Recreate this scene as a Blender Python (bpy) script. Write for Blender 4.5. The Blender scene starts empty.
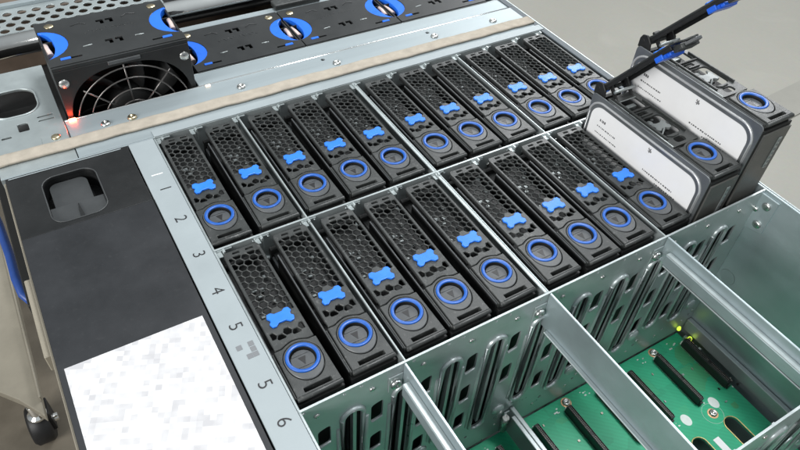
import bpy, bmesh, math, random
from mathutils import Vector, Matrix, Euler
random.seed(7)
S = 0.001                      # everything below is written in millimetres
scene = bpy.context.scene
COL = scene.collection
PI = math.pi

# ------------------------------------------------------------------ materials
def nodes_of(name):
    m = bpy.data.materials.new(name); m.use_nodes = True
    nt = m.node_tree
    return m, nt, nt.nodes['Principled BSDF']

def mat(name, col, rough=.5, metal=0., noise=0., nscale=300., bump=0., bscale=900., rvar=0., spec=.5, coat=0., dust=0., scratch=0., stretch=None, emit=None, estr=0.):
    m, nt, b = nodes_of(name)
    N, L = nt.nodes, nt.links
    c = (col[0], col[1], col[2], 1)
    b.inputs['Base Color'].default_value = c
    b.inputs['Roughness'].default_value = rough
    b.inputs['Metallic'].default_value = metal
    b.inputs['Specular IOR Level'].default_value = spec
    b.inputs['Coat Weight'].default_value = coat
    tc = N.new('ShaderNodeTexCoord')
    oi = N.new('ShaderNodeObjectInfo')
    ad = N.new('ShaderNodeVectorMath'); ad.operation = 'ADD'          # every copy gets its own patch of the noise
    sc = N.new('ShaderNodeVectorMath'); sc.operation = 'SCALE'; sc.inputs[0].default_value = (3.1, 1.7, 2.3)
    L.new(oi.outputs['Random'], sc.inputs['Scale']); L.new(tc.outputs['Object'], ad.inputs[0]); L.new(sc.outputs['Vector'], ad.inputs[1])
    vec = ad.outputs['Vector']
    if stretch:
        mp = N.new('ShaderNodeMapping'); mp.inputs['Scale'].default_value = stretch
        L.new(vec, mp.inputs['Vector']); vec = mp.outputs['Vector']
    if noise or rvar:
        n = N.new('ShaderNodeTexNoise'); n.inputs['Scale'].default_value = nscale
        n.inputs['Detail'].default_value = 6; n.inputs['Roughness'].default_value = .65
        L.new(vec, n.inputs['Vector'])
        if noise:
            mx = N.new('ShaderNodeMix'); mx.data_type = 'RGBA'; mx.blend_type = 'MULTIPLY'
            mr = N.new('ShaderNodeMapRange'); mr.inputs['From Min'].default_value = .3; mr.inputs['From Max'].default_value = .7
            mr.inputs['To Min'].default_value = 1 - noise; mr.inputs['To Max'].default_value = 1 + noise
            L.new(n.outputs['Fac'], mr.inputs['Value'])
            mx.inputs[0].default_value = 1; mx.inputs[6].default_value = c
            L.new(mr.outputs['Result'], mx.inputs[7]); L.new(mx.outputs[2], b.inputs['Base Color'])
        if rvar:
            mr2 = N.new('ShaderNodeMapRange'); mr2.inputs['From Min'].default_value = .3; mr2.inputs['From Max'].default_value = .7
            mr2.inputs['To Min'].default_value = rough - rvar; mr2.inputs['To Max'].default_value = rough + rvar
            L.new(n.outputs['Fac'], mr2.inputs['Value']); L.new(mr2.outputs['Result'], b.inputs['Roughness'])
    if dust or scratch:
        # pale dust specks, or thin scratches of brighter metal
        d = N.new('ShaderNodeTexNoise'); d.inputs['Detail'].default_value = 4
        d.inputs['Scale'].default_value = 420 if dust else 130
        dv = vec
        if scratch:
            mp2 = N.new('ShaderNodeMapping'); mp2.inputs['Scale'].default_value = (.12, 1, 4); mp2.inputs['Rotation'].default_value = (.5, .4, .3)
            L.new(vec, mp2.inputs['Vector']); dv = mp2.outputs['Vector']
        L.new(dv, d.inputs['Vector'])
        dr = N.new('ShaderNodeMapRange'); dr.inputs['From Min'].default_value = .60 if dust else .58; dr.inputs['From Max'].default_value = .76
        dr.inputs['To Max'].default_value = dust or scratch
        L.new(d.outputs['Fac'], dr.inputs['Value'])
        dm = N.new('ShaderNodeMix'); dm.data_type = 'RGBA'; dm.inputs[7].default_value = (.30, .30, .29, 1) if dust else (.72, .74, .74, 1)
        L.new(dr.outputs['Result'], dm.inputs[0])
        if b.inputs['Base Color'].links: L.new(b.inputs['Base Color'].links[0].from_socket, dm.inputs[6])
        else: dm.inputs[6].default_value = c
        L.new(dm.outputs[2], b.inputs['Base Color'])
    if bump:
        n2 = N.new('ShaderNodeTexNoise'); n2.inputs['Scale'].default_value = bscale; n2.inputs['Detail'].default_value = 3
        L.new(vec, n2.inputs['Vector'])
        bp = N.new('ShaderNodeBump'); bp.inputs['Strength'].default_value = bump; bp.inputs['Distance'].default_value = .0002
        L.new(n2.outputs['Fac'], bp.inputs['Height']); L.new(bp.outputs['Normal'], b.inputs['Normal'])
    if emit:
        b.inputs['Emission Color'].default_value = (*emit, 1); b.inputs['Emission Strength'].default_value = estr
    return m

STEEL = mat('galvanised_steel', (.41, .455, .46), .36, .55, .07, 60, .12, 900, .08)
STEELD = mat('galvanised_steel_wall', (.42, .465, .47), .36, .5, .10, 45, .2, 700, .10, scratch=.14)
WALLM = mat('rolled_steel_wall', (.45, .525, .55), .40, .72, .06, 30, .15, 700, .08, scratch=.08)
PLATE = mat('brushed_plate', (.335, .385, .405), .46, .4, .05, 40, .06, 1200, .06, stretch=(.15, 3, 3))
STRIP = mat('number_strip_paint', (.305, .345, .36), .5, .1, .05, 25, .05, 900, .05)
FLANGE = mat('dark_steel_flange', (.075, .092, .105), .6, 0, .05, 60)
CHROME = mat('chrome', (.93, .93, .92), .10, 1., .03, 60, 0, 900, .03)
BLACK = mat('black_plastic', (.034, .037, .0365), .40, 0, .25, 60, .35, 2600, .12, dust=.22)
BLACKR = mat('black_plastic_rough', (.010, .0105, .0105), .6, 0, .2, 90, .2, 1800, .08)
BUTTON = mat('button_plastic', (.075, .08, .084), .38, 0, .12, 120, .2, 2600, .08)
GLYPH = mat('button_glyph', (.012, .012, .013), .4)
RIDGE = mat('label_frame_ridge', (.62, .63, .64), .28, .5)
ENDP = mat('end_plate_plastic', (.075, .075, .07), .4, 0, .15, 60, .2, 1500, .08)  # lightened grey-olive, the floor's reflection put into the colour
DARK = mat('dark_cavity', (.008, .008, .008), .75, 0, .2, 200)
DISK = mat('disk_aluminium', (.22, .235, .245), .42, .7, .1, 50, .1, 900, .08)
DISKTOP = mat('disk_top', (.014, .015, .015), .5, .3, .5, 160, .2, 900, .1)
BRIGHT = mat('bright_metal', (.72, .74, .75), .24, 1., .08, 90, .05, 900, .08)
LATCHM = mat('latch_metal', (.36, .39, .39), .34, .7, .1, 150, .05, 900, .08)
RING = mat('ring_blue', (.014, .098, .41), .36, 0, .08, 90, .1, 1500, .06)
CROSS = mat('latch_blue', (.022, .19, .80), .38, 0, .08, 90, .1, 1500, .06)
GRIP = mat('grip_blue', (.018, .155, .78), .3, 0, .06, 90, .05, 1500, .05)
LEVBLUE = mat('lever_blue', (.02, .13, .72), .35, 0, .08, 90)
LABEL = mat('label_paper', (.82, .82, .825), .5, 0, .03, 40, .05, 500, .06)
INK = mat('label_ink', (.10, .10, .105), .6)
DIGIT = mat('digit_ink', (.012, .012, .014), .5)
COVER = mat('cover_black', (.0085, .0092, .0098), .43, 0, .35, 22, .15, 1500, .12, spec=.45, dust=.02)
COVER2 = mat('cover_film', (.019, .0205, .0235), .48, 0, .3, 14, .12, 1800, .14, spec=.45, dust=.022)
COVERG = mat('cover_handle_grey', (.040, .043, .045), .42, 0, .12, 60, .15, 1500, .05)
FANB = mat('fan_black', (.014, .0145, .015), .42, 0, .25, 40, .15, 1500, .08)
FANTOP = mat('fan_top_sheet', (.028, .030, .031), .40, .2, .2, 30, .2, 1500, .08)
WIRE = mat('grille_wire', (.16, .15, .145), .35, .8, .15, 300)
MECH = mat('mechanism_grey', (.19, .205, .205), .42, .2, .15, 150, .1, 900, .06)
PIN = mat('rubber_pin', (.62, .50, .46), .5, 0, .1, 200)
SCREW = mat('screw_steel', (.62, .62, .60), .3, 1., .1, 400, .1, 900, .08)
BRASS = mat('brass_screw', (.58, .50, .34), .34, 1., .12, 400)
FOAM = mat('foam_tape', (.38, .34, .285), .9, 0, .14, 120, .7, 700, .05, spec=.2)
COPPER = mat('copper_ring', (.66, .40, .24), .4, .8, .15, 500)
PAD = mat('white_pad', (.72, .78, .74), .5, 0, .06, 300)
CONN = mat('connector_black', (.013, .013, .013), .4, 0, .2, 300)
CPIN = mat('connector_pin', (.45, .42, .36), .35, .9, .3, 900)
CABLE = mat('blue_cable_jacket', (.02, .07, .30), .4, 0, .1, 80)
BEIGE = mat('beige_paint', (.27, .245, .195), .45, 0, .12, 14, .12, 400, .08)
RUBBER = mat('black_rubber', (.012, .012, .013), .5, 0, .25, 60)
GOLD = mat('gold_edge', (.62, .50, .22), .4, .7, .1, 300)
LEDR = mat('led_orange', (.9, .35, .2), .4, emit=(1, .08, .03), estr=55)
LEDW = mat('led_warm', (.9, .75, .6), .4, emit=(1, .70, .50), estr=2.0)
LEDY = mat('led_yellow_green', (.6, .8, .1), .4, emit=(.62, .85, .06), estr=1.1)
RUST = mat('brown_panel', (.14, .105, .08), .5, 0, .3, 20, .2, 400, .1)

def pcb_material():
    m, nt, b = nodes_of('circuit_board_green')
    N, L = nt.nodes, nt.links
    tc = N.new('ShaderNodeTexCoord')
    n = N.new('ShaderNodeTexNoise'); n.inputs['Scale'].default_value = 55; n.inputs['Detail'].default_value = 2
    L.new(tc.outputs['Object'], n.inputs['Vector'])
    # copper pours under the solder mask: blocky patches
    v = N.new('ShaderNodeTexVoronoi'); v.distance = 'CHEBYCHEV'; v.inputs['Scale'].default_value = 60
    L.new(tc.outputs['Object'], v.inputs['Vector'])
    sep = N.new('ShaderNodeSeparateColor'); L.new(v.outputs['Color'], sep.inputs['Color'])
    r = N.new('ShaderNodeValToRGB'); e = r.color_ramp.elements
    e[0].position = 0; e[0].color = (.022, .34, .18, 1)
    e[1].position = 1; e[1].color = (.032, .45, .24, 1)
    x = e.new(.86); x.color = (.028, .41, .215, 1)
    y = e.new(.95); y.color = (.07, .28, .11, 1)
    L.new(sep.outputs['Red'], r.inputs['Fac'])
    # fine traces
    w = N.new('ShaderNodeTexWave'); w.inputs['Scale'].default_value = 160; w.inputs['Distortion'].default_value = 1.2; w.bands_direction = 'DIAGONAL'
    L.new(tc.outputs['Object'], w.inputs['Vector'])
    mx = N.new('ShaderNodeMix'); mx.data_type = 'RGBA'; mx.blend_type = 'MULTIPLY'; mx.inputs[0].default_value = 1
    mr = N.new('ShaderNodeMapRange'); mr.inputs['To Min'].default_value = .95; mr.inputs['To Max'].default_value = 1.04
    L.new(w.outputs['Fac'], mr.inputs['Value'])
    L.new(r.outputs['Color'], mx.inputs[6]); L.new(mr.outputs['Result'], mx.inputs[7]); L.new(mx.outputs[2], b.inputs['Base Color'])
    b.inputs['Roughness'].default_value = .34
    return m
PCB = pcb_material()

def smudge_paper():
    m, nt, b = nodes_of('printed_label_paper')
    N, L = nt.nodes, nt.links
    tc = N.new('ShaderNodeTexCoord')
    mpv = N.new('ShaderNodeMapping'); mpv.inputs['Rotation'].default_value = (0, 0, .42)
    L.new(tc.outputs['Object'], mpv.inputs['Vector'])
    sn = N.new('ShaderNodeVectorMath'); sn.operation = 'SNAP'; sn.inputs[1].default_value = (.0029, .0029, 1)
    L.new(mpv.outputs['Vector'], sn.inputs[0])
    wn = N.new('ShaderNodeTexWhiteNoise'); wn.noise_dimensions = '2D'
    L.new(sn.outputs['Vector'], wn.inputs['Vector'])
    n = N.new('ShaderNodeTexNoise'); n.inputs['Scale'].default_value = 110; n.inputs['Detail'].default_value = 2
    L.new(tc.outputs['Object'], n.inputs['Vector'])
    ml = N.new('ShaderNodeMath'); ml.operation = 'MULTIPLY'; L.new(wn.outputs['Value'], ml.inputs[0]); L.new(n.outputs['Fac'], ml.inputs[1])
    r = N.new('ShaderNodeValToRGB'); e = r.color_ramp.elements
    e[0].position = .1; e[0].color = (.63, .625, .63, 1)
    e[1].position = .58; e[1].color = (.44, .435, .45, 1)
    L.new(ml.outputs['Value'], r.inputs['Fac']); L.new(r.outputs['Color'], b.inputs['Base Color'])
    b.inputs['Roughness'].default_value = .5
    return m
PAPER = smudge_paper()

def floor_material():
    m, nt, b = nodes_of('pale_vinyl_floor')
    N, L = nt.nodes, nt.links
    tc = N.new('ShaderNodeTexCoord')
    n = N.new('ShaderNodeTexNoise'); n.inputs['Scale'].default_value = 1.1; n.inputs['Detail'].default_value = 5
    L.new(tc.outputs['Object'], n.inputs['Vector'])
    n2 = N.new('ShaderNodeTexNoise'); n2.inputs['Scale'].default_value = 90; n2.inputs['Detail'].default_value = 3
    L.new(tc.outputs['Object'], n2.inputs['Vector'])
    r = N.new('ShaderNodeValToRGB'); e = r.color_ramp.elements
    e[0].position = .3; e[0].color = (.345, .335, .295, 1)
    e[1].position = .7; e[1].color = (.405, .393, .35, 1)
    L.new(n.outputs['Fac'], r.inputs['Fac'])
    mx = N.new('ShaderNodeMix'); mx.data_type = 'RGBA'; mx.blend_type = 'MULTIPLY'; mx.inputs[0].default_value = .12
    L.new(r.outputs['Color'], mx.inputs[6]); L.new(n2.outputs['Color'], mx.inputs[7])
    L.new(mx.outputs[2], b.inputs['Base Color'])
    n3 = N.new('ShaderNodeTexNoise'); n3.inputs['Scale'].default_value = 5; n3.inputs['Detail'].default_value = 8; n3.inputs['Distortion'].default_value = 1.5
    L.new(tc.outputs['Object'], n3.inputs['Vector'])
    m3 = N.new('ShaderNodeMapRange'); m3.inputs['From Min'].default_value = .58; m3.inputs['From Max'].default_value = .75; m3.inputs['To Max'].default_value = .14
    L.new(n3.outputs['Fac'], m3.inputs['Value'])
    x3 = N.new('ShaderNodeMix'); x3.data_type = 'RGBA'; x3.inputs[7].default_value = (.52, .505, .455, 1)
    L.new(m3.outputs['Result'], x3.inputs[0]); L.new(mx.outputs[2], x3.inputs[6]); L.new(x3.outputs[2], b.inputs['Base Color'])
    m4 = N.new('ShaderNodeMapRange'); m4.inputs['To Min'].default_value = .26; m4.inputs['To Max'].default_value = .5
    L.new(n.outputs['Fac'], m4.inputs['Value']); L.new(m4.outputs['Result'], b.inputs['Roughness'])
    return m
FLOOR = floor_material()

# ------------------------------------------------------------------ mesh builder (mm)
class MB:
    def __init__(s): s.bm = bmesh.new(); s.mats = []
    def mi(s, m):
        if m not in s.mats: s.mats.append(m)
        return s.mats.index(m)
    def _paint(s, faces, m, smooth=False):
        i = s.mi(m)
        for f in faces: f.material_index = i; f.smooth = smooth
    def box(s, x0, x1, y0, y1, z0, z1, m):
        v = [s.bm.verts.new((x, y, z)) for z in (z0, z1) for y in (y0, y1) for x in (x0, x1)]
        q = [(0, 2, 3, 1), (4, 5, 7, 6), (0, 1, 5, 4), (2, 6, 7, 3), (0, 4, 6, 2), (1, 3, 7, 5)]
        s._paint([s.bm.faces.new([v[i] for i in f]) for f in q], m); return s
    def plate(s, outer, holes, d0, d1, m, plane='xy', hm=None):
        """a sheet with real holes; outline and holes in 2D, d0..d1 its thickness along the third axis"""
        def P(p, d):
            return {'xy': (p[0], p[1], d), 'xz': (p[0], d, p[1]), 'yz': (d, p[0], p[1])}[plane]
        faces = []
        rings = []
        for d in (d0, d1):
            es = []; vv = []
            for loop in [outer] + holes:
                vs = [s.bm.verts.new(P(p, d)) for p in loop]
                vv.append(vs)
                for a, b in zip(vs, vs[1:] + vs[:1]): es.append(s.bm.edges.new((a, b)))
            r = bmesh.ops.triangle_fill(s.bm, use_beauty=True, use_dissolve=False, edges=es)
            faces += [g for g in r['geom'] if isinstance(g, bmesh.types.BMFace)]
            rings.append(vv)
        s._paint(faces, m)
        for li, (A, B) in enumerate(zip(*rings)):
            n = len(A)
            w = [s.bm.faces.new((A[i], A[(i + 1) % n], B[(i + 1) % n], B[i])) for i in range(n)]
            s._paint(w, (hm or m) if li else m)
        return s
    def prism(s, pts, d0, d1, m, plane='xy'): return s.plate(pts, [], d0, d1, m, plane)
    def tube(s, pts, r, m, seg=8, closed=False, caps=True):
        pts = [Vector(p) for p in pts]; n = len(pts); rings = []
        up = Vector((0, 0, 1))
        for i, p in enumerate(pts):
            a = pts[(i - 1) % n] if (closed or i > 0) else pts[i]
            b = pts[(i + 1) % n] if (closed or i < n - 1) else pts[i]
            t = (b - a).normalized()
            u = up.cross(t)
            if u.length < 1e-3: u = Vector((1, 0, 0)).cross(t)
            u.normalize(); w = t.cross(u)
            rr = r[i] if isinstance(r, (list, tuple)) else r
            rings.append([s.bm.verts.new(p + rr * (math.cos(2 * PI * k / seg) * u + math.sin(2 * PI * k / seg) * w)) for k in range(seg)])
        fs = []
        for i in range(n if closed else n - 1):
            A, B = rings[i], rings[(i + 1) % n]
            for k in range(seg): fs.append(s.bm.faces.new((A[k], A[(k + 1) % seg], B[(k + 1) % seg], B[k])))
        s._paint(fs, m, True)
        if not closed and caps:
            s._paint([s.bm.faces.new(rings[0][::-1]), s.bm.faces.new(rings[-1])], m)
        return s
    def lathe(s, c, prof, m, seg=32, axis='z', smooth=True, close=True):
        """prof: (radius, height) list"""
        rings = []
        for r, h in prof:
            ring = []
            for k in range(seg):
                a = 2 * PI * k / seg; x, y = r * math.cos(a), r * math.sin(a)
                p = {'z': (x, y, h), 'y': (x, h, y), 'x': (h, x, y)}[axis]
                ring.append(s.bm.verts.new(Vector(c) + Vector(p)))
            rings.append(ring)
        fs = []
        for A, B in zip(rings, rings[1:]):
            for k in range(seg): fs.append(s.bm.faces.new((A[k], A[(k + 1) % seg], B[(k + 1) % seg], B[k])))
        s._paint(fs, m, smooth)
        if close: s._paint([s.bm.faces.new(rings[0][::-1]), s.bm.faces.new(rings[-1])], m)
        return s
    def ring(s, c, ro, ri, h, m, seg=40, axis='z'):
        b = min(.5, (ro - ri) * .3)
        prof = [(ri, 0), (ri, h - b), (ri + b, h), (ro - b, h), (ro, h - b), (ro, 0), (ri, 0)]
        return s.lathe(c, prof, m, seg, axis, True, False)
    def build(s, name, parent=None, bevel=0., seg=1, loc=(0, 0, 0), smooth_angle=None):
        bmesh.ops.recalc_face_normals(s.bm, faces=s.bm.faces)
        me = bpy.data.meshes.new(name)
        for v in s.bm.verts: v.co *= S
        s.bm.to_mesh(me); s.bm.free()
        for m in s.mats: me.materials.append(m)
        o = bpy.data.objects.new(name, me); COL.objects.link(o)
        o.parent = parent; o.location = Vector(loc) * S
        if bevel:
            b = o.modifiers.new('edge', 'BEVEL'); b.width = bevel * S; b.segments = seg; b.limit_method = 'ANGLE'; b.angle_limit = math.radians(40)
            b.use_clamp_overlap = True
        return o

def thing(name, label, cat, loc=(0, 0, 0), group=None, kind=None):
    o = bpy.data.objects.new(name, None); COL.objects.link(o)
    o.location = Vector(loc) * S; o['label'] = label; o['category'] = cat
    o.empty_display_size = .01
    if group: o['group'] = group
    if kind: o['kind'] = kind
    return o

def copy_tree(o, parent=None):
    c = o.copy(); COL.objects.link(c); c.parent = parent
    for ch in list(o.children): copy_tree(ch, c)
    return c

def rrect(x0, x1, y0, y1, r, n=6):
    pts = []
    for cx, cy, a0 in ((x1 - r, y1 - r, 0), (x0 + r, y1 - r, 90), (x0 + r, y0 + r, 180), (x1 - r, y0 + r, 270)):
        for k in range(n + 1):
            a = math.radians(a0 + 90 * k / n); pts.append((cx + r * math.cos(a), cy + r * math.sin(a)))
    return pts
def rect(x0, x1, y0, y1): return [(x0, y0), (x1, y0), (x1, y1), (x0, y1)]
def circ(cx, cy, r, n=20): return [(cx + r * math.cos(2 * PI * k / n), cy + r * math.sin(2 * PI * k / n)) for k in range(n)]
def clip(poly, x0, x1, y0, y1):
    def half(P, f, g):
        out = []
        for a, b in zip(P, P[1:] + P[:1]):
            fa, fb = f(a), f(b)
            if fa >= 0: out.append(a)
            if (fa >= 0) != (fb >= 0):
                t = fa / (fa - fb); out.append((a[0] + t * (b[0] - a[0]), a[1] + t * (b[1] - a[1])))
        return out
    for f in (lambda p: p[0] - x0, lambda p: x1 - p[0], lambda p: p[1] - y0, lambda p: y1 - p[1]):
        poly = half(poly, f, None)
        if len(poly) < 3: return []
    return poly
def area(P): return abs(sum(a[0] * b[1] - a[1] * b[0] for a, b in zip(P, P[1:] + P[:1]))) / 2

def glyph(text, size, x, y, z, rot, m, name, parent, thick=.12, loc=(0, 0, 0)):
    """lettering turned into a thin mesh, centred; rot is a 3x3 rotation as Euler"""
    cu = bpy.data.curves.new(name, 'FONT'); cu.body = text; cu.size = size * S
    cu.align_x = 'CENTER'; cu.align_y = 'CENTER'; cu.offset = -.012 * size * S; cu.extrude = thick * S / 2; cu.resolution_u = 4
    t = bpy.data.objects.new(name + '_curve', cu); COL.objects.link(t)
    dg = bpy.context.evaluated_depsgraph_get()
    me = bpy.data.meshes.new_from_object(t.evaluated_get(dg)); me.name = name
    bpy.data.objects.remove(t); bpy.data.curves.remove(cu)
    me.materials.clear(); me.materials.append(m)
    o = bpy.data.objects.new(name, me); COL.objects.link(o); o.parent = parent
    o.location = (Vector((x, y, z)) + Vector(loc)) * S; o.rotation_euler = rot
    return o

# ------------------------------------------------------------------ layout
PITCH, ROW = 30.0, 113.56
G = (-.32, 2.45, -.42)
def ux(k): return PITCH * k + G[0] * (k >= 2) + G[1] * (k >= 5) + G[2] * (k >= 8)
def gap(k): return (ux(k) + ux(k + 1)) / 2          # the gap to the right of bay k
H = 147.0                                           # drive height

# ------------------------------------------------------------------ drive caddy
CROSSP = [(-6.7, 1.9), (-5.9, 4.3), (-3.8, 4.6), (-2.0, 3.3), (2.0, 3.3), (3.8, 4.6), (5.9, 4.3), (6.7, 1.9), (5.6, 0.6), (5.6, -.6),
          (6.7, -1.9), (5.9, -4.3), (3.8, -4.6), (2.0, -3.0), (-2.0, -3.0), (-3.8, -4.6), (-5.9, -4.3), (-6.7, -1.9), (-5.6, -.6), (-5.6, .6)]
HINGE = (0, 82.0, -1.5)
def seam(x):                                        # the seam between lever and button block, arched over the ring
    return 10.2 + max(0, 2.2 * math.cos(min(1, abs(x) / 7.0) * PI / 2))

def make_lever(parent, hollow=False):
    m = MB()
    # outline, measured from the ring centre, then moved to the hinge
    front = [(x, seam(x)) for x in [-10.5 + 21 * k / 14 for k in range(15)]]
    outer = front + [(10.5, 81), (9.6, 83.2), (-9.6, 83.2), (-10.5, 81)]
    p, holes = 4.75, []
    for ci in range(-2, 3):
        for ri in range(-2, 18):
            cx = ci * p * .866; cy = 14 + ri * p + (p / 2 if ci % 2 else 0)
            R = 2.40
            hx = [(cx + R * math.cos(PI / 3 * k), cy + R * math.sin(PI / 3 * k)) for k in range(6)]
            if any(abs(q[0]) < 7.0 and 22.4 < q[1] < 32.6 for q in hx): continue
            hx = clip(hx, -8.9, 8.9, 15.4, 78.6)
            if hx and area(hx) > 2.0: holes.append(hx)
    holes.append(rect(-5.5, -1.5, 80.2, 81.6)); holes.append(rect(2, 6.5, 80.2, 81.6))
    hx, hy, hz = HINGE
    sh = lambda P: [(a - hx, b - hy) for a, b in P]
    m.plate(sh(outer), [sh(h) for h in holes], -1.3 - hz, 0 - hz, BLACK)
    # side flanges and front lip hang below the sheet
    m.box(-10.5, -9.4, 14 - hy, 81 - hy, -3.9 - hz, -1.31 - hz, BLACKR)
    m.box(9.4, 10.5, 14 - hy, 81 - hy, -3.9 - hz, -1.31 - hz, BLACKR)
    m.box(-9.3, 9.3, 79.6 - hy, 82.4 - hy, -3.9 - hz, -1.32 - hz, BLACK)
    lev = m.build('mesh_lever', parent, .28, 1, (hx, hy, hz + H))
    c = MB()
    c.prism([(x, y + 27.5 - hy) for x, y in CROSSP], .02 - hz, 1.3 - hz, CROSS)
    c.build('latch', lev, .3, 2)
    return lev

def oval(rx, front):
    out = []
    for k in range(33):
        a = PI * k / 32; out.append((rx * math.cos(a), .6 + rx * math.sin(a)))
    for k in range(1, 32):
        a = PI + PI * k / 32; out.append((rx * math.cos(a), -.4 + (front - .6) * math.sin(a)))
    return out

def make_block(parent):
    """the front part of the caddy top with its round release button"""
    m = MB()
    xs = [-11.2 + 22.4 * k / 16 for k in range(17)]
    outer = [(x, seam(x) - .55) for x in xs][::-1] + [(-11.6, -18.6), (11.6, -18.6)]
    tab = []
    m.plate(outer, [oval(9.75, 13.0), rect(-7.2, 7.2, -17.6, -15.1)], -4.6, 0, BLACK)
    m.box(-7.2, 7.2, -17.6, -15.1, -5.6, -4.8, DARK)
    m.tube([(-11.9, -19.0, -1.5), (11.9, -19.0, -1.5)], 1.35, BLACK, 12)             # rolled front edge
    m.box(-12.6, -11.75, -18.4, 9.5, -4.6, -.9, BLACK)
    # grey oval shroud round the button, longer towards the front
    m.plate(oval(9.4, 12.4), [circ(0, .6, 8.65, 36)], -4.4, .1, BUTTON)
    blk = m.build('front_block', parent, .25, 1, (0, 0, H))
    r = MB(); r.lathe((0, .6, -.55), [(6.75, 0), (6.75, .75), (7.05, 1.0), (8.2, 1.15), (8.6, .95), (8.6, 0), (6.75, 0)], RING, 48, 'z', True, False)
    r.lathe((0, .6, -.6), [(6.74, .2), (6.2, -1.9), (6.74, -1.9)], BLACKR, 48, 'z', True, False); r.build('button_ring', blk)
    b = MB()
    b.lathe((0, .6, 0), [(6.28, -4.4), (6.28, -2.6), (5.9, -2.2), (.01, -2.2)], BUTTON, 36, 'z', False)
    for sgn in (-1, 1):
        b.box(-4.6, 4.6, .6 + sgn * 3.4 - .25, .6 + sgn * 3.4 + .25, -2.2, -1.9, BUTTON)
    b.prism([(-1.9, 2.6), (2.1, 2.6), (.2, -2.2)], -2.22, -2.1, GLYPH)
    b.build('release_button', blk)
    return blk

def make_body(parent, opened=False):
    m = MB()
    # black carrier frame: two side rails, front and back end plates
    m.box(-13, -12.2, -17.5, 70, -40, -2.6, BLACKR); m.box(-13.05, -12.35, -17.3, 69.5, -2.55, -1.6, BUTTON)  # rail top in lighter grey, its edge highlight painted in
    m.box(11.8, 12.6, -17.5, 83, -40, -13.0, BLACKR)
    m.box(-12.9, 12.5, -20.1, -17.6, -H, -4.9, BLACKR)
    m.box(-12.9, 12.5, 80.5, 83.5, -H, -9, BLACKR)
    m.box(-11.6, 11.6, -15, 80.4, -13.5, -12.0, DISKTOP)
    # catches and screw heads of the disk under the mesh
    rnd = random.Random(3)
    for x, y, a, b in ((-3.6, 55.5, 1.5, 1.1), (0.6, 54, 1.0, 1.3), (-2.0, 50.2, 1.3, .9), (-6, 36.5, 1.2, .8), (-1.5, 35.2, 2.4, .7), (5.0, 62, .8, 1.4), (3.4, 44, .9, .7)):
        m.box(x - a, x + a, y - b, y + b, -6.6, -5.6, LATCHM)
    m.box(-8, 8, 33, 60, -9, -8, BLACKR)
    body = m.build('carrier_frame', parent, .2, 1, (0, 0, H))
    d = MB()
    d.box(-12.7, 11.7, -15, 80.3, -H, -14, DISK)
    d.build('disk_body', parent, .5, 1, (0, 0, H))
    return body

proto = thing('drive_caddy', 'tmp', 'drive caddy', (0, 0, -H))
make_body(proto); make_block(proto); make_lever(proto)

ORD = ['first', 'second', 'third', 'fourth', 'fifth', 'sixth', 'seventh', 'eighth', 'ninth', 'tenth', 'eleventh']
def caddy_label(row, k):
    where = 'back row' if row == 0 else 'front row'
    extra = {(0, 0): 'in the corner between number strip and foam strip', (0, 4): 'just left of the shiny divider', (0, 5): 'just right of the shiny divider',
             (0, 10): 'partly hidden by a raised lever, beside the side wall', (1, 0): 'beside the number strip, nearest the viewer', (1, 4): 'just left of the shiny divider',
             (1, 5): 'just right of the shiny divider', (1, 8): 'beside the half raised drive'}
    s = '%s black mesh drive caddy from the number strip, %s' % (ORD[k], where)
    e = extra.get((row, k))
    return s + (', ' + e if e and len((s + ' ' + e).split()) <= 16 else '')
first = True
for row in (0, 1):
    for k in range(11):
        if row == 1 and k >= 9: continue
        o = proto if first else copy_tree(proto)
        first = False
        o.location = Vector((ux(k) + random.uniform(-.25, .25), -ROW * row + random.uniform(-.3, .3), -H + random.uniform(-.35, .1))) * S
        o.rotation_euler = (random.gauss(0, .003), random.gauss(0, .006), random.gauss(0, .004))
        o['label'] = caddy_label(row, k); o['group'] = 'drive caddies seated in the chassis'; o['category'] = 'drive caddy'

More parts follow.
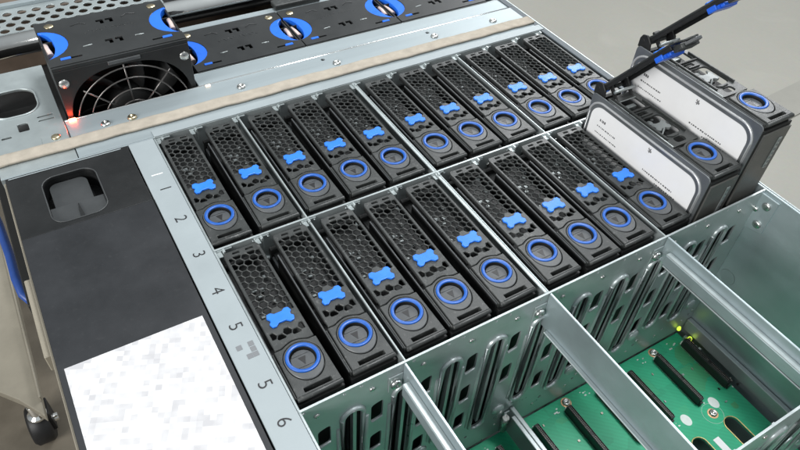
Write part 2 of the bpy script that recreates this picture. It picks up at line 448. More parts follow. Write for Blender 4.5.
# the two drives lifted out, with their levers swung up
def raised_drive(k, lift, ang, label):
    t = thing('drive_caddy', label, 'drive caddy', (ux(k), -ROW, -H + lift), 'drive caddies lifted out of their bays')
    make_body(t); make_block(t)
    lev = make_lever(t)
    lev.rotation_euler = (-math.radians(ang), 0, 0)
    # blue tab and grey tip that stick out of the lever end
    b = MB()
    b.box(-11.4, 7.5, -60.5, -54, -4.9, -1.5, LEVBLUE); b.box(-7.5, 5, -63.5, -60.7, -4.4, -2.2, LEVBLUE)
    b.build('lever_tab', lev, .4)
    b = MB(); b.box(-7.5, 7.5, -73, -66, -4.5, -1, BLACK); b.prism([(-5, -73.2), (5, -73.2), (2.5, -80), (-2.5, -80)], -3.4, -1.4, BUTTON)
    b.build('lever_tip', lev, .3)
    # hinge knuckles and arms
    h = MB()
    for sx in (-1, 1):
        h.prism([(74, -4), (84.5, -4), (84.5, 2), (83, 5), (79, 6), (75, 2)], sx * 11.6 - .7, sx * 11.6 + .7, BLACKR, 'yz')
        h.prism([(66, -3), (69, -3), (78, 5), (76, 7)], sx * 7.2 - .7, sx * 7.2 + .7, BLACKR, 'yz')
    h.tube([(-12.5, 81.5, 1), (12.5, 81.5, 1)], 1.7, BLACKR, 10)
    h.tube([(-9, 70, 3), (9, 70, 3)], 1.2, LATCHM, 8)
    h.box(-3, 3, 76, 83, 2.8, 4.6, BLACKR)
    h.build('hinge', t, .3, 1, (0, 0, H))
    # open mechanism deck under the lifted lever
    m = MB()
    holes = [rrect(-7.5, 7.5, 54, 66, 1.5, 3), rrect(-8, 8, 24, 44, 3, 3), rrect(-4.5, 4, 15.5, 20.5, 2, 3), rrect(-8, 2, 46.5, 50.5, .8, 2)]
    m.plate(rect(-11.6, 11.4, 13.2, 72), holes, -3.6, -2.2, BLACK)
    m.box(-11.4, 11.2, 10.8, 72, -10, -9, BLACKR)
    m.tube([(-10.6, 13.4, -2.2), (-10.6, 71, -2.2)], .45, LATCHM, 8)
    m.tube([(-7.6, 55, -2.0), (-7.6, 65, -2.0), (7.4, 65, -2.0)], .5, LATCHM, 6)
    m.box(-10.8, 10.8, 51.4, 52.6, -2.1, -1.2, BLACKR)
    
    m.build('mechanism_deck', t, .25, 1, (0, 0, H))
    x = MB()
    x.prism([(a * .95, b * .9 + 34) for a, b in CROSSP], -4.6, -2.6, MECH)
    x.tube([(-6, 27, -3.5), (0, 31, -3.2), (5, 40, -3.4)], .7, MECH, 8)
    x.lathe((-4.5, 39.5, -5), [(2.2, 0), (2.2, 2), (1.6, 2.4), (.01, 2.4)], MECH, 14)
    x.box(-3, 5.5, 60.5, 63.5, -8.8, -5.5, LATCHM); x.box(-9.5, -8.2, 20, 68, -2.1, -.9, BLACK); x.box(8.4, 9.6, 22, 60, -2.1, -.6, BLACK); x.box(-6, 4, 45.2, 46.4, -2.1, -1.0, BLACK); x.tube([(3, 22, -2), (-3, 21.4, -1.6), (-6, 23.6, -2)], .6, BLACK, 8)
    x.build('cross_latch', t, .25, 1, (0, 0, H))
    # side of the disk: dark carrier side, grey rounded frame with a bright ridge, and the white label inside it
    y0, y1 = -15.4, 84.6
    sgn = -13.15
    s = MB()
    s.prism(rrect(-19.5, 83, -H + 3, -2.0, 3, 4), -14.0, -13.02, DISK, 'yz')
    s.build('side_plate', t, .3, 1, (0, 0, H))
    f = MB()
    f.tube([(-14.2, a, b) for a, b in rrect(-16.6, 81.8, -H + 6, -5.8, 11, 10)], .8, RIDGE, 10, True)
    f.build('label_frame', t, 0, 1, (0, 0, H))
    g = MB()
    g.prism(rrect(-13.9, 79.2, -H + 9, -9.0, 9, 10), -14.25, -14.02, LABEL, 'yz')
    lab = g.build('drive_label', t, 0, 1, (0, 0, H)); lab['label'] = 'white paper label with small dark print'
    # print on the label: blurred lines of type in the photograph, set as short unreadable dashes
    rn = random.Random(k)
    def line(y_from, y_to, z, h):
        y = y_from; q = MB()
        while y > y_to:
            w = rn.uniform(.5, 1.5)
            q.box(-14.29, -14.255, y - w, y, z - h / 2 + rn.uniform(-.1, .1), z + h / 2 + rn.uniform(-.1, .1), INK); y -= w + rn.uniform(.25, .9)
        q.build('print_line', lab, 0)
    line(70.5, 65.5, -17.6, 1.9)
    line(71.5, 53.5, -22.6, .95)
    line(72, 51, -27.8, .8)
    line(26, 0, -28.0, 1.0)
    line(14, -3, -31.4, .9)
    e = MB(); rn2 = random.Random(5)
    for i in range(5):
        for j in range(5):
            if rn2.random() < .62: e.box(-14.29, -14.255, 23.6 + i * .72, 24.25 + i * .72, -14.4 + j * .72, -13.75 + j * .72, INK)
    e.build('label_mark', lab, 0)
    # front end of the carrier
    n = MB()
    n.box(-12.6, 12.2, -21.4, -20.2, -64, -7.5, ENDP)
    n.box(4.6, 7.4, -22.1, -21.45, -38, -14, LATCHM)
    n.box(-10, 12.9, -20.05, -18, -9.2, -5.2, BLACK)
    for i in range(7): n.box(4.9 + (i % 2) * .5, 7.0, -22.4, -22.12, -37 + i * 3.3, -35.6 + i * 3.3, DISK)
    n.build('end_plate', t, .3, 1, (0, 0, H))
    return t
raised_drive(9, 29.5, 53.5, 'half raised drive with white label, nearer of the two with levers up')
raised_drive(10, 57.5, 51, 'farther and higher of the two raised drives, its blue tipped lever pointing up')

# ------------------------------------------------------------------ chassis
ch = thing('server_chassis', 'open grey steel server chassis holding two rows of drives and an empty bay row', 'server chassis', (0, 0, -165))
CZ = (0, 0, 165)                                    # part coordinates are written with z = 0 at the chassis top
XL, XR = -12.3, 318.0
PROTO = {}
def rivet_proto():
    m = MB(); m.lathe((0, 0, 0), [(1.6, 0), (1.6, -.4), (.9, -.9), (.01, -.9)], SCREW, 14, 'y'); return m.build('rivet')
def dome_proto():
    m = MB(); m.lathe((0, 0, 0), [(5.2, 0), (4.6, -1.2), (3, -2.2), (.01, -2.6)], STEELD, 20, 'y'); return m.build('pressed_dome')
def spawn(f, parent, loc, k=1):
    if f not in PROTO: o = PROTO[f] = f()
    else: o = PROTO[f].copy(); COL.objects.link(o)
    o.parent = parent; o.location = Vector(loc) * S; o.scale = (k, k, k); return o
def partition(y, name='partition', holes=True):
    m = MB(); hs = []; rims = []; lips = []
    if holes:
        for k in range(11):
            c = ux(k) - .8
            for z in (-34, -66, -98):
                if z == -98 and k % 3 == 1: continue
                hs.append([(a, q + (a - c) * .25) for a, q in rrect(c - 3.5, c + 3.5, z - 8.4, z + 8.4, 2.0, 4)])
                lips.append((c, z - 8.2))
            if k < 10:
                g = gap(k); zb = (-108, -118)[k % 2]
                hs.append(rrect(g - 5.1, g + 5.1, zb, -20.8, 5.09, 6)); rims.append((g, zb))
            hs.append(circ(ux(k) - 10.3, -2.6, .9, 8)); hs.append(circ(ux(k) + 10.6, -2.6, .9, 8))
            hs.append(circ(ux(k) + 9, -128, 1.3, 8))
    hs = [h for h in hs if min(q[0] for q in h) > XL + 1 and max(q[0] for q in h) < XR - 2]
    m.plate(rect(XL, XR - .3, -147.5, 0), hs, y - .6, y + .6, STEELD, 'xz')
    for g, zb in rims:
        # pressed lip round each long slot, and shallow pressed ribs either side
        m.tube([(a, y - .9, b) for a, b in rrect(g - 5.9, g + 5.9, zb - .9, -19.9, 5.89, 8)], 1.5, STEELD, 8, True)
        for sx in (-1, 1):
            m.tube([(g + sx * 8.2, y - .1, zb + 6), (g + sx * 8.2, y - .1, -33)], 1.35, STEELD, 8)
        m.box(g + 1.0, g + 3.0, y + .75, y + 4.2, zb + 2, -23, STEELD)
    for c, z in lips:
        m.tube([(c - 3.2, y - .8, z), (c + 3.2, y - .8, z + 1.7)], .8, STEELD, 6)
    o = m.build(name, ch, .22, 1, CZ)
    if holes:
        for k in range(11):
            for (dx, z, q) in ((-4.2, -10, 1.0), (11, -124 + 8 * (k % 2), .8), (3.5, -133, .7)):
                spawn(rivet_proto, o, (ux(k) + dx, y - .6, z), q)
        for k in range(0, 11, 2): spawn(dome_proto, o, (ux(k) + 2, y - .5, -111), 1)
    return o
partition(-26.0); partition(-139.2); partition(-252.6)
m = MB(); m.box(XL, XR - .3, 87.9, 89.1, -147.5, 0, STEELD); m.build('partition', ch, .22, 1, CZ)

# small bent tabs at the back of every bay gap
for y in (88.2, -25.3):
    for k in range(-1, 11):
        g = -11.3 + 4 if k < 0 else (gap(k) if k < 10 else XR - 6)
        m = MB()
        m.box(g - 4.2, g + 5, y - 1.9, y - .75, -2.0, -.8, STEEL)
        m.box(g - 4.2, g - 1.4, y - 6.2, y - 1.95, -2.0, -1.1, STEEL)
        m.box(g - 1.0, g + .4, y - 4.8, y - 1.95, -8, .7, STEEL)
        m.build('spring_tab', ch, .25, 1, CZ)

# dividers
def divider(x, y0, y1, wide, low=False):
    m = MB()
    m.box(x - .5, x + .5, y0, y1, -26, -.4, STEEL if wide else STEELD)
    if wide:
        m.box(x - 2.6, x - .65, y0, y1, -1.0, -.15, STEEL)
    o = m.build('divider', ch, .25, 1, CZ)
    return o
for (a, b) in ((-25.2, 87.7), (-138.4, -26.8)):
    divider(gap(1), a, b, False); divider(gap(4) + .4, a, b, True); divider(gap(7), a, b, False)
def bay_divider(x, h, fold):
    m = MB()
    y0, y1 = -251.9, -140.0
    m.box(x - .7, x + .7, y0, y1, -h, 0, WALLM)
    m.box(x - 3.4, x - .75, y0, y1 - 6, -h, -h + 1.1, STEEL)
    if fold:
        m.box(x - 4.6, x - .75, y0, y1 - 6, -8.2, -7.2, STEEL)
        m.box(x - 4.6, x - 3.6, y0, y1 - 6, -h + 3, -8.25, WALLM)
    m.box(x - 9, x - .75, -140.6, -139.85, -20, -7, STEEL)                  # ear against the wall
    o = m.build('divider', ch, .3, 1, CZ)
    s = MB(); s.lathe((x - 5, -140.6, -14), [(3.2, 0), (3.2, -1), (2.4, -1.8), (1.2, -1.8), (1.0, -1.0), (.01, -1)], SCREW, 18, 'y')
    s.build('screw', o, 0)
bay_divider(gap(1) - 1, 20, True); bay_divider(gap(4) + .4, 27, False); bay_divider(gap(7) + .5, 19, True)
m = MB(); m.box(133.2, 136.4, -251.9, -140, -146, -119, STEEL); m.box(130, 133.1, -251.9, -146, -120.4, -119.2, STEEL); m.box(128.5, 133.1, -141.4, -140, -144, -121, STEEL)
lo = m.build('lower_divider', ch, .5, 2, CZ)
s = MB(); s.tube([(129, -143, -124), (129, -143, -140)], 2.4, SCREW, 12); s.build('standoff', lo, 0)
# dividers of the nearest bay row
m = MB()
for x in (gap(1), gap(4), gap(7)): m.box(x - .7, x + .7, -360, -253.4, -26, 0, STEELD)
m.build('divider', ch, .3, 1, CZ)

# side walls
m = MB()
m.plate(rect(-375, 262, -165, 0), [circ(-140.4 - 7, -79.5, 6.0, 18)], 318.0, 319.4, WALLM, 'yz')
m.box(314.6, 319.6, -25, 262, -1.0, .15, FLANGE)
m.box(319.65, 320.9, -375, 262, -165, .3, STEEL)
wall = m.build('side_wall', ch, .3, 1, CZ)
m = MB(); m.prism([(-137.5, -2.6), (-152, -2.6), (-152, -30), (-137.5, -34)], 316.6, 317.9, WALLM, 'yz'); tb = m.build('wall_tab', ch, .3, 1, CZ)
s = MB()
for z, yy in ((-9.4, -146.2), (-25.2, -146.6)): s.lathe((316.6, yy, z), [(3.0, 0), (3.0, -.8), (2.0, -1.5), (.01, -1.5)], SCREW, 18, 'x')
s.lathe((316.6, -140.6, -16), [(2.0, 0), (1.6, -.8), (.01, -.8)], SCREW, 14, 'x')
s.build('rivet', tb, 0)
m = MB(); m.lathe((317.9, -147.4, -79.5), [(6.0, 0.0), (5.4, .8), (4.6, 1.1), (.01, 1.1)], WALLM, 24, 'x'); m.build('pressed_dimple', ch, 0, 1, CZ)
m = MB(); m.box(-103.9, -102.4, -375, 262, -165, -3.5, BEIGE); m.build('side_wall', ch, .3, 1, CZ)
m = MB(); m.box(-112, -104.1, 10, 240, -72, -30, BLACKR); m.build('slide_rail', ch, .6, 1, CZ)
m = MB(); m.box(-107.5, -104.0, -48, 8, -20, -8, BEIGE); m.build('rail_end', ch, .5, 1, CZ)
m = MB(); m.box(-102, 321, -375, 330, -166.4, -165.0, STEELD); m.build('floor_pan', ch, 0, 1, CZ)
m = MB(); m.box(313.5, 317.6, -251.8, -140, -147.5, -136, STEEL); m.build('guide_rail', ch, .6, 2, CZ)
m = MB(); m.box(-12.9, -11.6, -375, 87.5, -147, -.4, STEEL); m.build('inner_wall', ch, .2, 1, CZ)

# number strip with its digits
m = MB(); m.prism([(-29.0, 87.4), (-13.1, 87.4), (-13.1, -240), (-29.0, -240)], -1.6, .25, STRIP)
ns = m.build('number_strip', ch, .35, 2, CZ)
for d, y in (('1', 36.1), ('2', 6.6), ('3', -24.9), ('4', -54.3), ('5', -80.5), ('5', -118.5), ('6', -140.5)):
    glyph(d, 10, -20.6, y, .36, (0, 0, -PI / 2), DIGIT, 'digit', ns)
m = MB(); m.box(-24.5, -17.5, 50.6, 51.3, .26, .4, LABEL); m.build('scratch_mark', ns, 0)
m = MB(); rn = random.Random(2)
SM = mat('faded_print', (.17, .18, .19), .6)
for i in range(3):
    for j in range(3):
        if rn.random() < .7: m.box(-25 + i * 3, -22.2 + i * 3, -102 + j * 3.4, -99 + j * 3.4, .26, .34, SM)
m.build('faded_print', ns, 0)

# middle cross bar: plate, lip, foam strip
m = MB()
m.plate(rect(-59, 318.5, 89.3, 131.6), [circ(x, 130 - 4, 1.6, 10) for x in (129, 224.7)], -1.4, 0, PLATE)
m.tube([(-59, 131.8, -.4), (318.5, 131.8, -.4)], .8, CHROME, 10)
m.box(-12, 318, 88.0, 95.4, .05, .8, STRIP)
m.box(-104.4, 318.4, 88.0, 89.25, -9, -.2, PLATE)
cb = m.build('cross_bar', ch, .2, 1, CZ)
for x, y, br in ((-35.8, 116.6, 0), (-18.6, 116, 1), (136.5, 116.8, 0), (226.8, 118.2, 0), (286.6, 118.4, 0), (60, 118.5, 0)):
    s = MB(); s.lathe((x, y, 0), [(3.3, 0), (3.1, .9), (2.2, 1.6), (1.2, 1.7), (1.0, .9), (.01, .9)], BRASS if br else SCREW, 20)
    s.build('screw', cb, 0)
for x in (-54.4, -60 + 6):
    pass
m = MB(); m.box(-56.5, -51.8, 128.6, 131.0, .05, 1.5, LEDR); m.build('status_led', cb, .4)
m = MB(); m.box(37.2, 40.8, 128.6, 130.6, .05, 1.1, LEDW); m.build('status_led', cb, .4)
m = MB()
pts = []
n = 60
for i in range(n + 1):
    x = -105 + (316.5 + 105) * i / n
    pts.append((x, 104.3 + .25 * math.sin(i * .7) + .2 * math.sin(i * 1.9), 1.7 + .15 * math.sin(i * 1.3)))
m.tube(pts, [5.4 + .12 * math.sin(i * 2.3) for i in range(n + 1)], FOAM, 14)
for v in m.bm.verts: v.co.z = 1.3 + max(-1.2, min(1.0, (v.co.z - 1.2) * .5))
fo = m.build('foam_strip', ch, 0, 1, CZ); fo['label'] = 'tan foam strip along the cross bar'
# ledge in front of the seated fans
m = MB(); m.box(33.5, 318.4, 132.7, 149.2, -2.2, -.8, PLATE); m.box(33.5, 318.4, 149.3, 150.4, -40, -.8, STEELD)
m.build('fan_ledge', ch, .3, 1, CZ)
# left deck plate with its round window
m = MB()
holes = [rrect(-100, -70.6, 150.5, 183, 11, 8), rrect(-87, -80.5, 131.8, 141, 1, 2), rect(-74, -64, 143, 144.6), rect(-74, -64, 138.5, 140), rect(-98, -92, 128, 130)]
m.plate(rect(-104.4, -59.6, 112.6, 209), holes, -1.4, .1, STEEL, 'xy', STEELD)
m.box(-104.4, -59.6, 89.3, 112.4, -1.4, -.1, STEEL)
m.tube([(a, b, .2) for a, b in rrect(-100.4, -70.2, 150.1, 183.4, 11.4, 8)], .8, STEEL, 8, True)
m.box(-76, -60, 110.5, 119, .15, .8, STEEL)
dk = m.build('deck_plate', ch, .25, 1, CZ)
s = MB(); s.lathe((-67.3, 115.4, .8), [(3, 0), (2.8, .8), (1.8, 1.3), (.01, 1.3)], BRASS, 20); s.build('screw', dk, 0)
m = MB(); m.box(-103, -61, 91, 208, -60, -30, DARK); m.lathe((-84, 165, -29.9), [(13, 0), (13, 10), (9, 12), (8, 8), (.01, 8)], BLACKR, 24); m.build('power_socket', ch, .5, 1, CZ)
# rear: round bars, perforated grille, rear pan
m = MB(); m.box(-104, 318, 150.5, 330, -90, -60, DARK); m.box(-102.2, -100.8, 211, 260, -59, -2.5, DARK); m.build('rear_pan', ch, 0, 1, CZ)
m = MB(); m.tube([(-104, 248, -1), (318, 248, -1)], 8.5, CHROME, 28); m.build('round_bar', ch, 0, 1, CZ)
m = MB(); m.box(36, 318, 212.5, 222, -9, -2, PLATE); m.build('rear_lip', ch, .6, 2, CZ)
m = MB(); m.box(128, 170, 215, 226, -1.9, 3, BLACK); m.box(140, 160, 226.2, 232, -3, 1.5, BLACK); m.build('cable_clip', ch, 1.0, 2, CZ)
m = MB()
def perforated(x0, x1, y0, y1):
    hs = []; p = 11.0; r = 0
    y = y0 + 8
    while y < y1 - 5:
        x = x0 + 7 + (p / 2 if r % 2 else 0)
        while x < x1 - 5: hs.append(circ(x, y, 3.7, 10)); x += p
        y += p * .82; r += 1
    m.plate(rect(x0, x1, y0, y1), hs, -1.2, 0, STEEL)
perforated(-104, 48, 262, 306); perforated(70, 160, 264, 306)
m.build('rear_grille', ch, .2, 1, CZ)
m = MB(); m.box(-104, 318, 306.5, 312, -4, 3, PLATE); m.build('rear_edge', ch, .6, 2, CZ)
m = MB(); m.box(50, 318, 262, 306, -20, -12, DARK); m.build('rear_panel', ch, .5, 1, CZ)
m = MB(); m.box(-104, 318, 312.5, 420, -60, -8, RUST); m.build('rear_shelf', ch, 2, 2, CZ)

# ------------------------------------------------------------------ backplane board
bd = thing('circuit_board', 'green circuit board with black slot connectors at the bottom of the empty bays', 'circuit board', (0, 0, -151))
m = MB()
holes = []
for k in range(11):
    if k % 2: continue
for x0 in (276.5, 243, 200, 158, 116, 66, 20): holes.append(rrect(x0, x0 + 11.5, -243, -212, 5.6, 6))
m.plate(rect(-11, 307.8, -370, -140.4), holes, -.2, 1.4, PCB)
m.build('board', bd, .1)
for x0 in (276.5, 243, 200, 158, 116, 66, 20):
    m = MB(); m.tube([(a, b, 1.45) for a, b in rrect(x0 - .5, x0 + 12, -243.5, -211.5, 6.1, 6)], .45, GOLD, 6, True)
    m.build('gold_edge', bd)
cm = MB()
cm.box(-1.9, 1.9, -22, 22, 0, 7.4, CONN)
for sx in (-1, 1):
    cm.box(sx * 1.5 - .28, sx * 1.5 + .28, -21, 21, 7.42, 8.2, CONN)
for i in range(34):
    if i in (14, 15): continue
    y = -20 + i * 40 / 33
    cm.box(-1.0, -.5, y - .3, y + .3, 7.42, 7.7, CPIN); cm.box(.5, 1.0, y - .3, y + .3, 7.42, 7.7, CPIN)
    cm.box(2.0, 3.1, y - .22, y + .22, 0, .5, CPIN); cm.box(-3.1, -2.0, y - .22, y + .22, 0, .5, CPIN)
cm.box(-1.2, 1.2, -23.4, -22.1, 0, 4.5, CONN); cm.box(-1.2, 1.2, 22.1, 23.2, 0, 3.5, PAD)
c0 = cm.build('slot_connector', bd, .15, 1, (ux(0) + .8, -172.5, 1.4))
for row in (0, 1):
    for k in range(11):
        if row == 0 and k == 0: continue
        c = c0.copy(); COL.objects.link(c); c.parent = bd
        c.location = Vector((ux(k) + .8, -172.5 - ROW * row, 1.4)) * S
m0 = MB()
m0.lathe((0, 0, 0), [(4.0, 0), (4.0, .15), (2.9, .15)], COPPER, 24, 'z', False, False)
m0.lathe((0, 0, 0), [(2.9, .15), (2.7, 1.6), (1.6, 2.0), (1.2, 1.2), (.01, 1.2)], SCREW, 20, 'z', True, False)
r0 = m0.build('board_screw', bd, 0, 1, (276, -145.4, 1.42))
for x, y in ((187, -145.4), (97, -145.4), (276, -204.6), (187, -204.6), (97, -204.6), (7, -145.4)):
    c = r0.copy(); COL.objects.link(c); c.parent = bd; c.location = Vector((x, y, 1.42)) * S
for x, y in ((254.6, -198.7), (283.7, -198.7), (224, -198.7), (194.5, -198.7), (165, -198.7)):
    m = MB(); m.prism([(x + 3.7 * math.cos(2 * PI * k / 24), y + 4.6 * math.sin(2 * PI * k / 24)) for k in range(24)], 1.42, 1.5, PAD)
    m.build('white_pad', bd)
m = MB()
for (cx, cy, r) in ((276, -204.6, 8), ):
    m.tube([(cx + r * math.cos(2 * PI * k / 36), cy + r * math.sin(2 * PI * k / 36), 1.44) for k in range(36)], .12, PAD, 4, True)
rn = random.Random(11)
for k in range(1, 11):
    x = ux(k)
    for i in range(5):
        a, b = x + rn.uniform(-13, -4), -144 - rn.uniform(0, 6); w = rn.uniform(.3, .9)
        m.box(a - w, a + w, b - w * .6, b + w * .6, 1.42, 1.9, PAD)
    for i in range(6):
        a, b = x + rn.uniform(3.6, 6), -196 + rn.uniform(-4, 18); w = rn.uniform(.25, .6)
        m.box(a - w, a + w, b - w, b + w, 1.42, 1.7, PAD)
m.build('silk_print', bd)
for k in range(2, 11):
    x = ux(k)
    for i in range(9):
        a, b = x + rn.uniform(-11, 11), -143 - rn.uniform(0, 66); w, h = rn.choice(((.5, .9), (.9, .5), (.8, .8)))
        if abs(a - x - .8) < 4: continue
        m = MB(); m.box(a - w, a + w, b - h, b + h, 1.42, 2.2, rn.choice((CONN, CPIN, CPIN, LATCHM))); m.build('small_component', bd)
for x, y in ((218, -150), (160, -178), (240, -170)):
    m = MB(); m.prism(rect(x - 4, x + 4, y - 4, y + 4), 1.42, 1.46, GOLD); m.build('gold_pad', bd)
m = MB(); m.box(259.5, 265, -232, -219, 1.42, 1.6, LABEL); m.build('white_sticker', bd)
m = MB(); m.lathe((310.5, -150.5, 1.5), [(1.7, 0), (1.7, 2.6), (1.2, 3.6), (.01, 3.8)], LEDY, 14); m.build('indicator_led', bd)
m = MB(); m.lathe((303.5, -142.0, 10), [(1.4, 0), (1.6, 1.4), (1.0, 3.4), (.01, 4)], LEDY, 14); m.build('indicator_led', bd)
m = MB()
for i in range(5):
    m.box(306.5 + rn.uniform(-.6, .6), 309 + rn.uniform(-.6, .6), -149 - i * 3.4, -147 - i * 3.4, 1.42, 4 + rn.uniform(0, 3), rn.choice((COPPER, LATCHM, PAD)))
m.build('jumper', bd, .2)

# ------------------------------------------------------------------ black cover with handle and label
cv = thing('cable_cover', 'black plastic cover with a recessed finger handle beside the number strip', 'cover', (0, 0, -18))
Z0 = 18
hand = rrect(-84, -53.6, 34.5, 77, 8, 8)
m = MB()
m.plate([(-102.2, 87.2), (-29.9, 87.2), (-29.9, 30.2), (-102.2, 30.2)], [hand], -1.6 + Z0, .2 + Z0, COVER)
m.box(-100.5, -34, 85.2, 85.9, .25 + Z0, .7 + Z0, STRIP)  # thin ridge in a light colour, its highlight painted in
m.build('cover_panel', cv, .35, 2)
m = MB()
m.prism([(-102.2, 29.8), (-29.9, 29.8), (-29.9, -330), (-102.2, -330)], -1.6 + Z0, .75 + Z0, COVER2)
m.build('front_panel', cv, .5, 2)
m = MB()
m.box(-102.2, -102.6, -330, 87, -18 + Z0, -1.7 + Z0, COVER); m.box(-31.4, -29.9, -330, 87, -18 + Z0, -1.7 + Z0, COVER)
m.build('cover_skirt', cv, .3)
m = MB()
wallp = rrect(-84.4, -53.2, 34.1, 77.4, 8.2, 8)
n = len(wallp)
top = [m.bm.verts.new((a, b, .2 + Z0)) for a, b in wallp]
bot = [m.bm.verts.new((a, b, -14 + Z0)) for a, b in wallp]
m._paint([m.bm.faces.new((top[i], top[(i + 1) % n], bot[(i + 1) % n], bot[i])) for i in range(n)], COVER, True)
m._paint([m.bm.faces.new(bot)], COVER)
m.prism(rrect(-81.2, -59.2, 44, 76.4, 5, 5), -13.8 + Z0, -4.6 + Z0, COVERG)
m.tube([(a, b, .25 + Z0) for a, b in wallp], .45, COVERG, 6, True)
# finger plate over the front third
fp = clip(hand, -90, -50, 30, 50.5)
m.prism(fp, -4.2 + Z0, -1.6 + Z0, COVERG)
m.prism([(-69.6, 36), (-67.2, 36), (-67.9, 43), (-68.6, 49), (-69.4, 43)], -1.75 + Z0, -.9 + Z0, COVER)
m.build('finger_recess', cv, .2)
m = MB()
m.prism([(-99.3, -66.2), (-32.8, -66.6), (-32.6, -235), (-99.6, -235)], .78 + Z0, .95 + Z0, PAPER)
lb = m.build('paper_label', cv); lb['label'] = 'white paper label with blurred pale grey print'

# ------------------------------------------------------------------ fans
FW = 87.6
def lune(cx, cy, ro, ox, ri, side, n=20):
    """crescent grip: outer arc centred off the fan edge, inner arc nearer the edge; side=+1 grows to +x"""
    out, inn = [], []
    for k in range(n + 1):
        a = -PI / 2 * .97 + PI * .97 * k / n
        out.append((cx + side * 16.4 * math.cos(a), cy + 19.3 * math.sin(a)))
        inn.append((cx + side * (7.4 * math.cos(a) + .15), cy - .6 - 18.0 * math.sin(a)))
    return out + inn

